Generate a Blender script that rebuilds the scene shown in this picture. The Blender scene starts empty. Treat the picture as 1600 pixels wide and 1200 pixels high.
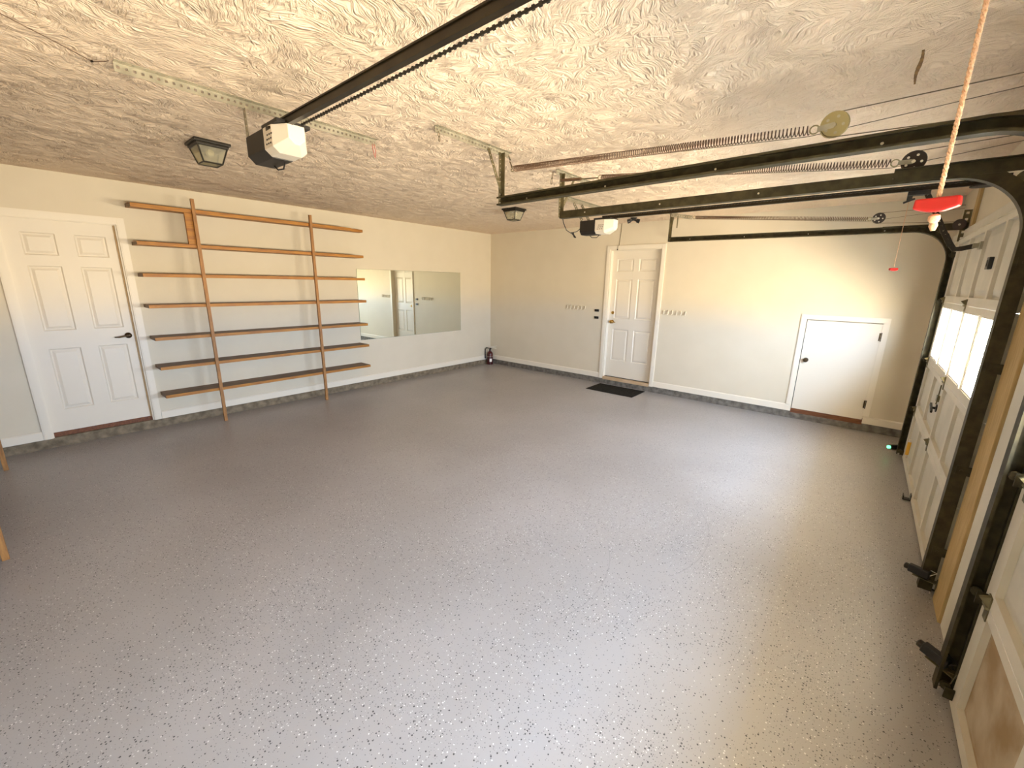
import bpy, bmesh, math, random
from mathutils import Vector, Matrix
random.seed(7)
scene = bpy.context.scene
C = scene.collection

# ------------------------------------------------------------------ camera
FOCAL_PX = 644.57                      # focal length in pixels of the 1600x1200 frame
cd = bpy.data.cameras.new('camera'); cam = bpy.data.objects.new('camera', cd); C.objects.link(cam)
cd.sensor_fit = 'HORIZONTAL'; cd.sensor_width = 36.0; cd.lens = FOCAL_PX / 1600 * 36.0
cd.clip_start = 0.02; cd.clip_end = 100
fw = Vector((-0.62378, 0.74424, -0.23874)); rt = Vector((0.76364, 0.64543, 0.01681)); up = Vector((-0.16661, 0.17182, 0.97094))
M = Matrix((rt, up, -fw)).transposed().to_4x4(); M.translation = Vector((5.933, -6.345, 1.670))
cam.matrix_world = M
scene.camera = cam

# ------------------------------------------------------------------ view + world (sky above the horizon, sunlit ground below it)
vs = scene.view_settings
vs.view_transform = 'Standard'; vs.look = 'None'; vs.gamma = 1.0; vs.use_curve_mapping = False
vs.exposure = 1.82
SKY = (0.74, 0.88, 1.14); SKY_S = 20.0
GROUND = (1.0, 0.86, 0.68); GROUND_S = 25.5
w = bpy.data.worlds.new('world'); scene.world = w; w.use_nodes = True
nt = w.node_tree; nt.nodes.clear()
tc = nt.nodes.new('ShaderNodeTexCoord'); sp = nt.nodes.new('ShaderNodeSeparateXYZ'); nt.links.new(tc.outputs['Generated'], sp.inputs[0])
mr = nt.nodes.new('ShaderNodeMapRange'); mr.inputs['From Min'].default_value = -0.03; mr.inputs['From Max'].default_value = 0.03
nt.links.new(sp.outputs['Z'], mr.inputs['Value'])
mx = nt.nodes.new('ShaderNodeMix'); mx.data_type = 'RGBA'
mx.inputs['A'].default_value = (*[c * GROUND_S for c in GROUND], 1); mx.inputs['B'].default_value = (*[c * SKY_S for c in SKY], 1)
nt.links.new(mr.outputs[0], mx.inputs['Factor'])
bg = nt.nodes.new('ShaderNodeBackground'); nt.links.new(mx.outputs['Result'], bg.inputs[0])
wo = nt.nodes.new('ShaderNodeOutputWorld'); nt.links.new(bg.outputs[0], wo.inputs[0])
# daylight portals: mark the two rows of garage-door windows as the way the sky gets in
for name, yc in (('window_portal', -2.03), ('window_portal', -5.33)):
    ld = bpy.data.lights.new(name, 'AREA'); ld.shape = 'RECTANGLE'; ld.size = 2.30; ld.size_y = 0.46
    ld.cycles.is_portal = True
    lo = bpy.data.objects.new(name, ld); C.objects.link(lo)
    lo.location = (6.54, yc, 1.295)
    lo.rotation_euler = (math.radians(90), 0, math.radians(90))      # -Z axis of the lamp looks into the room (-X)
scene.cycles.max_bounces = 10; scene.cycles.diffuse_bounces = 7; scene.cycles.glossy_bounces = 5
scene.cycles.transparent_max_bounces = 12
scene.cycles.sample_clamp_indirect = 12.0
scene.cycles.use_denoising = True

# ------------------------------------------------------------------ materials
def mat(name, col, rough=0.6, metal=0.0, spec=0.5):
    m = bpy.data.materials.new(name); m.use_nodes = True
    b = m.node_tree.nodes['Principled BSDF']
    b.inputs['Base Color'].default_value = (*col, 1); b.inputs['Roughness'].default_value = rough
    b.inputs['Metallic'].default_value = metal; b.inputs['Specular IOR Level'].default_value = spec
    return m
def N(m, t, **kw):
    n = m.node_tree.nodes.new('ShaderNode' + t)
    for k, v in kw.items():
        if k in n.inputs: n.inputs[k].default_value = v
        else: setattr(n, k, v)
    return n
def L(m, a, b): m.node_tree.links.new(a, b)
def bsdf(m): return m.node_tree.nodes['Principled BSDF']
def coords(m, scale=(1, 1, 1), rot=(0, 0, 0)):
    g = N(m, 'NewGeometry'); mp = N(m, 'Mapping')
    mp.inputs['Scale'].default_value = scale; mp.inputs['Rotation'].default_value = rot
    L(m, g.outputs['Position'], mp.inputs['Vector']); return mp.outputs[0]
def mottled(name, c1, c2, scale, rough=0.6, metal=0.0, bump=0.0, bscale=None, stretch=(1, 1, 1), detail=4, lo=0.35, hi=0.65, spec=0.5):
    m = mat(name, c1, rough, metal, spec)
    v = coords(m, stretch)
    n = N(m, 'TexNoise', Scale=scale, Detail=detail); L(m, v, n.inputs['Vector'])
    r = N(m, 'ValToRGB'); r.color_ramp.elements[0].position = lo; r.color_ramp.elements[1].position = hi
    r.color_ramp.elements[0].color = (*c1, 1); r.color_ramp.elements[1].color = (*c2, 1)
    L(m, n.outputs['Fac'], r.inputs[0]); L(m, r.outputs[0], bsdf(m).inputs['Base Color'])
    if bump:
        n2 = N(m, 'TexNoise', Scale=bscale or scale * 3, Detail=3); L(m, v, n2.inputs['Vector'])
        b = N(m, 'Bump', Strength=bump, Distance=0.01); L(m, n2.outputs['Fac'], b.inputs['Height']); L(m, b.outputs[0], bsdf(m).inputs['Normal'])
    return m

MT = {}
MT['wall'] = mottled('painted_wall', (0.640, 0.570, 0.435), (0.660, 0.590, 0.455), 3.0, 0.55, bump=0.05, bscale=120, spec=0.35)
MT['white'] = mat('white_trim_paint', (0.76, 0.695, 0.575), 0.42)
MT['door_white'] = mat('white_door_paint', (0.73, 0.665, 0.55), 0.45)
MT['concrete'] = mottled('curb_concrete', (0.12, 0.092, 0.055), (0.25, 0.195, 0.125), 14, 0.8, bump=0.5, bscale=40)
MT['drive_blocker'] = mottled('driveway_blocker_concrete', (0.55, 0.48, 0.37), (0.62, 0.55, 0.43), 6, 0.8)
MT['curb_paint'] = mottled('curb_painted', (0.095, 0.083, 0.065), (0.20, 0.18, 0.15), 16, 0.6, bump=0.5, bscale=40)
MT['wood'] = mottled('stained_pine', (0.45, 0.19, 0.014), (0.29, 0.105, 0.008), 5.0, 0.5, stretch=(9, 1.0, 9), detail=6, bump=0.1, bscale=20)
MT['wood_shade'] = mottled('shaded_plank_face', (0.11, 0.058, 0.018), (0.17, 0.09, 0.028), 5.0, 0.55, stretch=(9, 1.0, 9), detail=6)
MT['wood_post'] = mottled('stained_pine_post', (0.40, 0.19, 0.05), (0.27, 0.12, 0.03), 6.0, 0.55, stretch=(12, 12, 2.0), detail=6)
MT['redwood'] = mottled('threshold_wood', (0.12, 0.035, 0.01), (0.20, 0.07, 0.02), 8, 0.6, stretch=(1, 8, 8))
MT['tanwood'] = mottled('threshold_tan', (0.50, 0.34, 0.19), (0.58, 0.42, 0.26), 6, 0.6)
MT['track'] = mottled('galvanized_track', (0.035, 0.028, 0.010), (0.070, 0.056, 0.024), 22, 0.58, 0.45)
MT['galv'] = mottled('galvanized_angle', (0.44, 0.405, 0.31), (0.31, 0.285, 0.21), 12, 0.45, 0.6)
MT['strap'] = mottled('dark_strap', (0.12, 0.10, 0.05), (0.20, 0.17, 0.09), 12, 0.45, 0.6)
MT['spring'] = mat('spring_steel', (0.16, 0.095, 0.055), 0.5, 0.5)
MT['brassy'] = mat('zinc_pulley', (0.36, 0.31, 0.16), 0.35, 0.7)
MT['darkpulley'] = mat('dark_pulley', (0.035, 0.022, 0.015), 0.5, 0.3)
MT['cable'] = mat('steel_cable', (0.16, 0.12, 0.06), 0.5, 0.5)
MT['black'] = mat('black_plastic', (0.012, 0.011, 0.010), 0.45)
MT['blackmetal'] = mat('black_metal', (0.02, 0.016, 0.010), 0.4, 0.3)
MT['rail'] = mottled('opener_rail', (0.02, 0.013, 0.006), (0.034, 0.024, 0.010), 10, 0.4, 0.5)
MT['housing'] = mat('opener_housing', (0.013, 0.010, 0.007), 0.5)
MT['cover'] = mat('white_light_cover', (0.66, 0.60, 0.50), 0.4)
MT['red'] = mat('red_plastic', (0.42, 0.008, 0.005), 0.4)
MT['rope'] = mottled('rope', (0.62, 0.34, 0.18), (0.78, 0.52, 0.33), 300, 0.8)
MT['brass'] = mat('brass', (0.55, 0.34, 0.09), 0.28, 1.0)
MT['bronze'] = mat('dark_bronze', (0.075, 0.05, 0.025), 0.35, 0.8)
MT['mat'] = mottled('black_doormat', (0.016, 0.014, 0.011), (0.03, 0.027, 0.02), 60, 0.95, bump=0.6, bscale=250, spec=0.1)
MT['jamb'] = mottled('weathered_jamb', (0.42, 0.29, 0.11), (0.52, 0.37, 0.165), 7, 0.7, stretch=(10, 10, 1))
MT['gdoor'] = mottled('garage_door_paint', (0.60, 0.57, 0.48), (0.66, 0.62, 0.53), 4, 0.5)
MT['gpanel'] = mottled('garage_door_panel', (0.52, 0.50, 0.43), (0.60, 0.57, 0.49), 5, 0.5)
MT['gdirty'] = mottled('dirty_door_panel', (0.30, 0.20, 0.09), (0.58, 0.50, 0.38), 4.5, 0.6, detail=8, lo=0.36, hi=0.72)
MT['extred'] = mat('extinguisher_red', (0.060, 0.006, 0.005), 0.3)
MT['label'] = mat('paper_label', (0.75, 0.72, 0.66), 0.6)
MT['lightmetal'] = mat('bright_metal', (0.72, 0.66, 0.54), 0.35, 0.8)
MT['yellow'] = mat('yellow_plastic', (0.75, 0.42, 0.04), 0.35)
MT['gouge'] = mottled('bare_gouge', (0.30, 0.15, 0.03), (0.16, 0.08, 0.02), 30, 0.8)
MT['socket'] = mat('lamp_socket', (0.10, 0.08, 0.06), 0.5)
MT['bulb'] = mat('bulb_glass', (0.9, 0.87, 0.8), 0.15)
MT['gasket'] = mat('rubber_seal', (0.02, 0.017, 0.012), 0.7)
MT['soffit_blocker'] = mat('soffit_blocker_paint', (0.7, 0.66, 0.58), 0.6)
MT['weather'] = mat('weatherstrip', (0.42, 0.28, 0.13), 0.6)

def glass(name, tint, refl, frost=0.0):
    m = bpy.data.materials.new(name); m.use_nodes = True; t = m.node_tree; t.nodes.clear()
    o = t.nodes.new('ShaderNodeOutputMaterial'); mxs = t.nodes.new('ShaderNodeMixShader'); mxs.inputs[0].default_value = refl
    a = t.nodes.new('ShaderNodeBsdfTransparent'); a.inputs[0].default_value = (*tint, 1)
    g = t.nodes.new('ShaderNodeBsdfGlossy'); g.inputs['Roughness'].default_value = 0.05
    t.links.new(a.outputs[0], mxs.inputs[1]); t.links.new(g.outputs[0], mxs.inputs[2]); last = mxs
    if frost:
        tr = t.nodes.new('ShaderNodeBsdfTranslucent'); tr.inputs[0].default_value = (.9, .88, .8, 1); df = t.nodes.new('ShaderNodeBsdfDiffuse'); df.inputs[0].default_value = (.8, .77, .66, 1)
        h = t.nodes.new('ShaderNodeMixShader'); h.inputs[0].default_value = .5; t.links.new(tr.outputs[0], h.inputs[1]); t.links.new(df.outputs[0], h.inputs[2])
        m2 = t.nodes.new('ShaderNodeMixShader'); m2.inputs[0].default_value = frost; t.links.new(mxs.outputs[0], m2.inputs[1]); t.links.new(h.outputs[0], m2.inputs[2]); last = m2
    t.links.new(last.outputs[0], o.inputs[0])
    return m
MT['pane'] = glass('window_glass', (0.96, 0.97, 0.96), 0.06)
MT['lampglass'] = glass('lamp_glass', (0.90, 0.88, 0.74), 0.22, 0.22)
MT['mirror'] = mat('mirror_glass', (0.80, 0.83, 0.74), 0.0, 1.0)
MT['mirror_edge'] = mat('mirror_edge', (0.16, 0.20, 0.12), 0.3)
# small green status lamp
m = mat('green_led', (0.1, 0.9, 0.3), 0.4); bsdf(m).inputs['Emission Color'].default_value = (0.15, 1.0, 0.35, 1); bsdf(m).inputs['Emission Strength'].default_value = 0.8
MT['led'] = m

# epoxy floor: grey coat with scattered dark and light flakes
def floor_mat():
    m = mat('epoxy_floor', (0.3, 0.3, 0.3), 0.34, 0, 0.5)
    v = coords(m)
    n = N(m, 'TexNoise', Scale=0.9, Detail=3); L(m, v, n.inputs['Vector'])
    r = N(m, 'ValToRGB'); r.color_ramp.elements[0].position = .35; r.color_ramp.elements[1].position = .68
    r.color_ramp.elements[0].color = (0.295, 0.276, 0.262, 1); r.color_ramp.elements[1].color = (0.345, 0.326, 0.312, 1)
    L(m, n.outputs['Fac'], r.inputs[0])
    dens = N(m, 'TexNoise', Scale=2.2, Detail=2); L(m, v, dens.inputs['Vector'])
    col = r.outputs[0]
    for scale, lo, colr, seed in ((84, 0.78, (0.05, 0.047, 0.045), 0.0), (92, 0.87, (0.60, 0.58, 0.56), 7.3), (125, 0.74, (0.15, 0.14, 0.135), 3.1)):
        mp = N(m, 'Mapping'); mp.inputs['Location'].default_value = (seed, seed * 1.7, 0); L(m, v, mp.inputs['Vector'])
        vo = N(m, 'TexVoronoi', Scale=scale); vo.voronoi_dimensions = '2D'; L(m, mp.outputs[0], vo.inputs['Vector'])
        ss = N(m, 'SeparateColor'); L(m, vo.outputs['Color'], ss.inputs[0])
        size = N(m, 'Math', operation='MULTIPLY'); L(m, ss.outputs[1], size.inputs[0]); size.inputs[1].default_value = 0.30
        lt = N(m, 'Math', operation='LESS_THAN'); L(m, vo.outputs['Distance'], lt.inputs[0]); L(m, size.outputs[0], lt.inputs[1])
        sub = N(m, 'Math', operation='MULTIPLY_ADD'); L(m, dens.outputs['Fac'], sub.inputs[0]); sub.inputs[1].default_value = -0.6; sub.inputs[2].default_value = lo + 0.30
        gt = N(m, 'Math', operation='GREATER_THAN'); L(m, ss.outputs[0], gt.inputs[0]); L(m, sub.outputs[0], gt.inputs[1])
        mu = N(m, 'Math', operation='MULTIPLY'); L(m, lt.outputs[0], mu.inputs[0]); L(m, gt.outputs[0], mu.inputs[1])
        mixc = N(m, 'Mix', data_type='RGBA'); L(m, mu.outputs[0], mixc.inputs['Factor']); L(m, col, mixc.inputs['A']); mixc.inputs['B'].default_value = (*colr, 1)
        col = mixc.outputs['Result']
    # two faint curved tyre scuffs
    sx = N(m, 'SeparateXYZ'); L(m, v, sx.inputs[0])
    for cx, cy, rad, a0 in ((4.30, -4.55, 0.75, 0.03), (4.55, -3.75, 0.85, 0.03)):
        d1 = N(m, 'Math', operation='SUBTRACT'); L(m, sx.outputs[0], d1.inputs[0]); d1.inputs[1].default_value = cx
        d2 = N(m, 'Math', operation='SUBTRACT'); L(m, sx.outputs[1], d2.inputs[0]); d2.inputs[1].default_value = cy
        at = N(m, 'Math', operation='ARCTAN2'); L(m, d2.outputs[0], at.inputs[0]); L(m, d1.outputs[0], at.inputs[1])
        p1 = N(m, 'Math', operation='MULTIPLY'); L(m, d1.outputs[0], p1.inputs[0]); L(m, d1.outputs[0], p1.inputs[1])
        p2 = N(m, 'Math', operation='MULTIPLY_ADD'); L(m, d2.outputs[0], p2.inputs[0]); L(m, d2.outputs[0], p2.inputs[1]); L(m, p1.outputs[0], p2.inputs[2])
        sq = N(m, 'Math', operation='SQRT'); L(m, p2.outputs[0], sq.inputs[0])
        cmpn = N(m, 'Math', operation='COMPARE'); L(m, sq.outputs[0], cmpn.inputs[0]); cmpn.inputs[1].default_value = rad; cmpn.inputs[2].default_value = 0.0035
        ca = N(m, 'Math', operation='COMPARE'); L(m, at.outputs[0], ca.inputs[0]); ca.inputs[1].default_value = 0.1; ca.inputs[2].default_value = 0.55
        mu = N(m, 'Math', operation='MULTIPLY'); L(m, cmpn.outputs[0], mu.inputs[0]); L(m, ca.outputs[0], mu.inputs[1])
        mu2 = N(m, 'Math', operation='MULTIPLY'); L(m, mu.outputs[0], mu2.inputs[0]); mu2.inputs[1].default_value = 0.16
        mixc = N(m, 'Mix', data_type='RGBA'); L(m, mu2.outputs[0], mixc.inputs['Factor']); L(m, col, mixc.inputs['A']); mixc.inputs['B'].default_value = (0.06, 0.06, 0.06, 1)
        col = mixc.outputs['Result']
    L(m, col, bsdf(m).inputs['Base Color'])
    n2 = N(m, 'TexNoise', Scale=90, Detail=3); L(m, v, n2.inputs['Vector'])
    b = N(m, 'Bump', Strength=0.12, Distance=0.004); L(m, n2.outputs['Fac'], b.inputs['Height']); L(m, b.outputs[0], bsdf(m).inputs['Normal'])
    return m
MT['floor'] = floor_mat()

# stomp-brush ceiling: every stomp is a cell with its own direction of fine ridges
def ceiling_mat():
    m = mat('stomped_ceiling', (0.80, 0.69, 0.54), 0.75, 0, 0.25)
    v = coords(m)
    heights = []
    for scale, off in ((5.0, 0.0), (6.5, 13.7)):
        wn = N(m, 'TexNoise', Scale=4.0, Detail=2); L(m, v, wn.inputs['Vector'])
        wsub = N(m, 'VectorMath', operation='SUBTRACT'); L(m, wn.outputs['Color'], wsub.inputs[0]); wsub.inputs[1].default_value = (0.5, 0.5, 0.5)
        wsc = N(m, 'VectorMath', operation='SCALE'); L(m, wsub.outputs[0], wsc.inputs[0]); wsc.inputs['Scale'].default_value = 0.22
        add = N(m, 'VectorMath', operation='ADD'); L(m, v, add.inputs[0]); L(m, wsc.outputs[0], add.inputs[1])
        off_n = N(m, 'VectorMath', operation='ADD'); L(m, add.outputs[0], off_n.inputs[0]); off_n.inputs[1].default_value = (off, off, 0)
        vo = N(m, 'TexVoronoi', Scale=scale); vo.voronoi_dimensions = '2D'; L(m, off_n.outputs[0], vo.inputs['Vector'])
        sc = N(m, 'SeparateColor'); L(m, vo.outputs['Color'], sc.inputs[0])
        ang = N(m, 'Math', operation='MULTIPLY_ADD'); L(m, sc.outputs[0], ang.inputs[0]); ang.inputs[1].default_value = 2.6; ang.inputs[2].default_value = -0.6
        vr = N(m, 'VectorRotate'); vr.rotation_type = 'Z_AXIS'; L(m, off_n.outputs[0], vr.inputs['Vector']); L(m, ang.outputs[0], vr.inputs['Angle'])
        mp = N(m, 'Mapping'); mp.inputs['Scale'].default_value = (11, 78, 1); L(m, vr.outputs[0], mp.inputs['Vector'])
        n = N(m, 'TexNoise', Scale=1.0, Detail=2.5, Roughness=0.55, Distortion=0.5); L(m, mp.outputs[0], n.inputs['Vector'])
        heights.append(n.outputs['Fac'])
    mxh = N(m, 'Math', operation='MAXIMUM'); L(m, heights[0], mxh.inputs[0]); L(m, heights[1], mxh.inputs[1])
    big = N(m, 'TexNoise', Scale=7.0, Detail=2); L(m, v, big.inputs['Vector'])
    wv = N(m, 'TexNoise', Scale=11.0, Detail=1); L(m, v, wv.inputs['Vector'])
    wv2 = N(m, 'VectorMath', operation='MULTIPLY_ADD'); L(m, wv.outputs['Color'], wv2.inputs[0]); wv2.inputs[1].default_value = (.09, .09, 0); L(m, v, wv2.inputs[2])
    st = N(m, 'TexVoronoi', Scale=7.5); st.voronoi_dimensions = '2D'; L(m, wv2.outputs[0], st.inputs['Vector'])
    hs0 = N(m, 'Math', operation='MULTIPLY_ADD'); L(m, st.outputs['Distance'], hs0.inputs[0]); hs0.inputs[1].default_value = -0.65; L(m, mxh.outputs[0], hs0.inputs[2])
    hs = N(m, 'Math', operation='MULTIPLY_ADD'); L(m, big.outputs['Fac'], hs.inputs[0]); hs.inputs[1].default_value = 0.65; L(m, hs0.outputs[0], hs.inputs[2])
    b = N(m, 'Bump', Strength=1.0, Distance=0.032); L(m, hs.outputs[0], b.inputs['Height']); L(m, b.outputs[0], bsdf(m).inputs['Normal'])
    r = N(m, 'ValToRGB'); r.color_ramp.elements[0].position = .35; r.color_ramp.elements[1].position = .72
    r.color_ramp.elements[0].color = (0.82, 0.65, 0.48, 1); r.color_ramp.elements[1].color = (0.90, 0.74, 0.56, 1)
    L(m, mxh.outputs[0], r.inputs[0]); L(m, r.outputs[0], bsdf(m).inputs['Base Color'])
    return m
MT['ceiling'] = ceiling_mat()

# ------------------------------------------------------------------ mesh helpers
WORLD = {}                                           # world position of every object's origin
class MB:
    def __init__(s, T=None): s.bm = bmesh.new(); s.T = T or Matrix.Identity(4)
    def V(s, p): return s.bm.verts.new(s.T @ Vector(p))
    def quad(s, *ps): return s.bm.faces.new([s.V(p) for p in ps])
    def hexa(s, p):                                  # 8 points: bottom ring 0-3, top ring 4-7
        v = [s.V(q) for q in p]
        for f in ((3, 2, 1, 0), (4, 5, 6, 7), (0, 1, 5, 4), (1, 2, 6, 5), (2, 3, 7, 6), (3, 0, 4, 7)): s.bm.faces.new([v[i] for i in f])
    def box(s, a, b):
        x0, x1 = sorted((a[0], b[0])); y0, y1 = sorted((a[1], b[1])); z0, z1 = sorted((a[2], b[2]))
        s.hexa([(x0, y0, z0), (x1, y0, z0), (x1, y1, z0), (x0, y1, z0), (x0, y0, z1), (x1, y0, z1), (x1, y1, z1), (x0, y1, z1)]); return s
    def obox(s, c, ax, ay, az):                      # centre + three half-extent vectors
        c = Vector(c); ax, ay, az = Vector(ax), Vector(ay), Vector(az)
        s.hexa([c - ax - ay - az, c + ax - ay - az, c + ax + ay - az, c - ax + ay - az, c - ax - ay + az, c + ax - ay + az, c + ax + ay + az, c - ax + ay + az]); return s
    def tube(s, pts, r, n=8, closed=False):
        pts = [Vector(p) for p in pts]; rings = []
        m = len(pts); prev = None
        for i, p in enumerate(pts):
            if closed: t = pts[(i + 1) % m] - pts[i - 1]
            else: t = pts[min(i + 1, m - 1)] - pts[max(i - 1, 0)]
            t.normalize()
            ref = prev if prev is not None else (Vector((0, 0, 1)) if abs(t.z) < 0.9 else Vector((1, 0, 0)))
            a = (ref - t * ref.dot(t)); a = a.normalized() if a.length > 1e-6 else t.orthogonal().normalized(); prev = a
            b = t.cross(a); rr = r[i] if isinstance(r, (list, tuple)) else r
            rings.append([s.V(p + a * rr * math.cos(k * 2 * math.pi / n) + b * rr * math.sin(k * 2 * math.pi / n)) for k in range(n)])
        for i in range(m if closed else m - 1):
            A, B = rings[i], rings[(i + 1) % m]
            for k in range(n): s.bm.faces.new((A[k], A[(k + 1) % n], B[(k + 1) % n], B[k]))
        if not closed:
            s.bm.faces.new(rings[0][::-1]); s.bm.faces.new(rings[-1])
        return s
    def lathe(s, o, axis, prof, n=20):               # prof: list of (distance along axis, radius)
        o = Vector(o); axis = Vector(axis).normalized()
        return s.tube([o + axis * d for d, _ in prof], [max(r, 1e-4) for _, r in prof], n)
    def sweep(s, prof, path, frame):                 # 2-D profile swept along path; frame(i) -> (u, v) axes
        rings = []
        for i, p in enumerate(path):
            u, v = frame(i); rings.append([s.V(Vector(p) + u * a + v * b) for a, b in prof])
        n = len(prof)
        for A, B in zip(rings, rings[1:]):
            for k in range(n): s.bm.faces.new((A[k], A[(k + 1) % n], B[(k + 1) % n], B[k]))
        s.bm.faces.new(rings[0][::-1]); s.bm.faces.new(rings[-1]); return s
    def strip(s, p0, p1, wdir, width, thick, pitch=0.025, hole=0.010):   # perforated steel strip with real holes
        p0, p1 = Vector(p0), Vector(p1); d = (p1 - p0); Ln = d.length; d.normalize(); wd = Vector(wdir); wd = (wd - d * wd.dot(d)).normalized(); nn = d.cross(wd)
        c = (p0 + p1) / 2; rw = (width - hole) / 2
        for sg in (-1, 1): s.obox(c + wd * sg * (width - rw) / 2, d * Ln / 2, wd * rw / 2, nn * thick / 2)
        k = max(2, int(Ln / pitch)); pt = Ln / k
        for i in range(k + 1):
            a = max(0, i * pt - (pt - hole) / 2); b = min(Ln, i * pt + (pt - hole) / 2)
            s.obox(p0 + d * (a + b) / 2, d * (b - a) / 2, wd * hole / 2, nn * thick / 2)
        return s
    def build(s, name, material, parent=None, bevel=0, smooth=False, origin=None):
        bmesh.ops.remove_doubles(s.bm, verts=s.bm.verts, dist=1e-6) if bevel else None
        if bevel: bmesh.ops.bevel(s.bm, geom=list(s.bm.edges), offset=bevel, segments=2, profile=0.6, affect='EDGES')
        bmesh.ops.recalc_face_normals(s.bm, faces=s.bm.faces)
        if parent is not None: off = WORLD[parent.name]; o0 = None
        else:
            xs = [v.co for v in s.bm.verts]
            o0 = Vector(origin) if origin is not None else Vector(((min(v.x for v in xs) + max(v.x for v in xs)) / 2, (min(v.y for v in xs) + max(v.y for v in xs)) / 2, min(v.z for v in xs)))
            off = o0
        bmesh.ops.translate(s.bm, verts=s.bm.verts, vec=-off)
        me = bpy.data.meshes.new(name); s.bm.to_mesh(me); s.bm.free()
        if smooth:
            for p in me.polygons: p.use_smooth = True
            try: me.set_sharp_from_angle(angle=math.radians(38))
            except Exception: pass
        me.materials.append(MT[material] if isinstance(material, str) else material)
        o = bpy.data.objects.new(name, me); C.objects.link(o)
        if parent is not None: o.parent = parent; WORLD[o.name] = off.copy()
        else: o.location = off; WORLD[o.name] = off.copy()
        return o
def thing(name, loc, label, cat, group=None, kind=None):
    o = bpy.data.objects.new(name, None); C.objects.link(o); o.location = loc; o.empty_display_size = 0.1
    WORLD[o.name] = Vector(loc); tag(o, label, cat, group, kind); return o
def tag(o, label, cat, group=None, kind=None):
    o['label'] = label; o['category'] = cat
    if group: o['group'] = group
    if kind: o['kind'] = kind
    return o
def B(a, b, name, material, parent=None, bevel=0): return MB().box(a, b).build(name, material, parent, bevel)
def S_(o, label, cat): return tag(o, label, cat, None, 'structure')

# ------------------------------------------------------------------ the room
H = 2.596; W = 6.52; Y0 = -6.87; CB = 0.096
S_(B((-0.12, Y0 - .12, -0.12), (6.75, 0.14, 0), 'floor', 'floor'), 'grey speckled epoxy coated concrete garage floor', 'floor')
ceil = S_(B((-0.12, Y0 - .12, H), (6.66, 0.14, H + .10), 'ceiling', 'ceiling'), 'cream stomp textured garage ceiling', 'ceiling')
g = MB()
pts = [(5.938 + 0.003 * math.sin(i * .7) - 0.0006 * i, -3.84 + i * 0.036) for i in range(11)]
for (xa, ya), (xb, yb), i in zip(pts, pts[1:], range(10)):
    wd = 0.0075 - 0.0008 * abs(i - 4)
    g.hexa([(xa - wd, ya, H - .003), (xa + wd, ya, H - .003), (xb + wd, yb, H - .003), (xb - wd, yb, H - .003), (xa - wd, ya, H + .002), (xa + wd, ya, H + .002), (xb + wd, yb, H + .002), (xb - wd, yb, H + .002)])
o = g.build('gouge', 'gouge', ceil); o['label'] = 'brown bare gouge in the ceiling'

m = MB()                                             # left wall around door_1
m.box((-.12, -5.55, CB), (0, 0.0, H)); m.box((-.12, Y0, CB), (0, -6.325, H)); m.box((-.12, -6.325, 2.172), (0, -5.55, H))
S_(m.build('wall_left', 'wall', origin=(0, -3.4, CB)), 'beige painted garage wall behind plank shelves and mirror', 'wall')
m = MB()                                             # back wall around door_2 and door_3
m.box((-.12, 0, CB), (2.65, .14, H)); m.box((3.487, 0, CB), (5.40, .14, H)); m.box((6.131, 0, CB), (6.66, .14, H))
m.box((2.65, 0, 2.20), (3.487, .14, H)); m.box((5.40, 0, 1.29), (6.131, .14, H))
m.box((2.65, 0.12, CB), (3.487, .14, 2.2)); m.box((5.40, .10, CB), (6.131, .14, 1.29))
S_(m.build('wall_back', 'wall', origin=(3.3, 0, CB)), 'beige painted end wall with entry door and low access door', 'wall')
m = MB()                                             # garage-door wall: piers and header
m.box((W, -.83, 0), (6.66, 0, H)); m.box((W, -4.15, 0), (6.66, -3.21, H)); m.box((W, Y0, 0), (6.66, -6.53, H))
m.box((W, -3.21, 2.08), (6.66, -.83, H)); m.box((W, -6.53, 2.08), (6.66, -4.15, H))
S_(m.build('wall_right', 'wall', origin=(W, -3.4, 0)), 'garage door wall with piers and header', 'wall')
S_(B((-.12, Y0 - .12, 0), (6.66, Y0, H), 'wall_front', 'wall'), 'beige painted side wall behind the near shelf posts', 'wall')
S_(B((6.752, -9.0, -.14), (8.20, 2.0, -.02), 'driveway_blocker', 'drive_blocker'), 'unseen concrete strip added outside the garage doors to dim the ceiling near them', 'driveway_blocker')  # unseen ground strip added and sized to dim the ceiling by the doors
S_(B((6.66, -7.2, 2.42), (7.25, .4, 2.52), 'soffit_blocker', 'soffit_blocker'), 'unseen roof overhang added outside above the garage doors to shade the floor', 'soffit_blocker')  # overhang out of view, put in to shade the floor close to the doors
m = MB(); m.box((-.12, Y0, 0), (.003, 0, CB)); S_(m.build('trim_1', 'concrete'), 'rough concrete curb below the shelf wall', 'curb')
m = MB(); m.box((.003, -.003, 0), (W, .14, CB)); S_(m.build('trim_2', 'curb_paint'), 'grey painted concrete curb below the end wall', 'curb')

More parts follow.
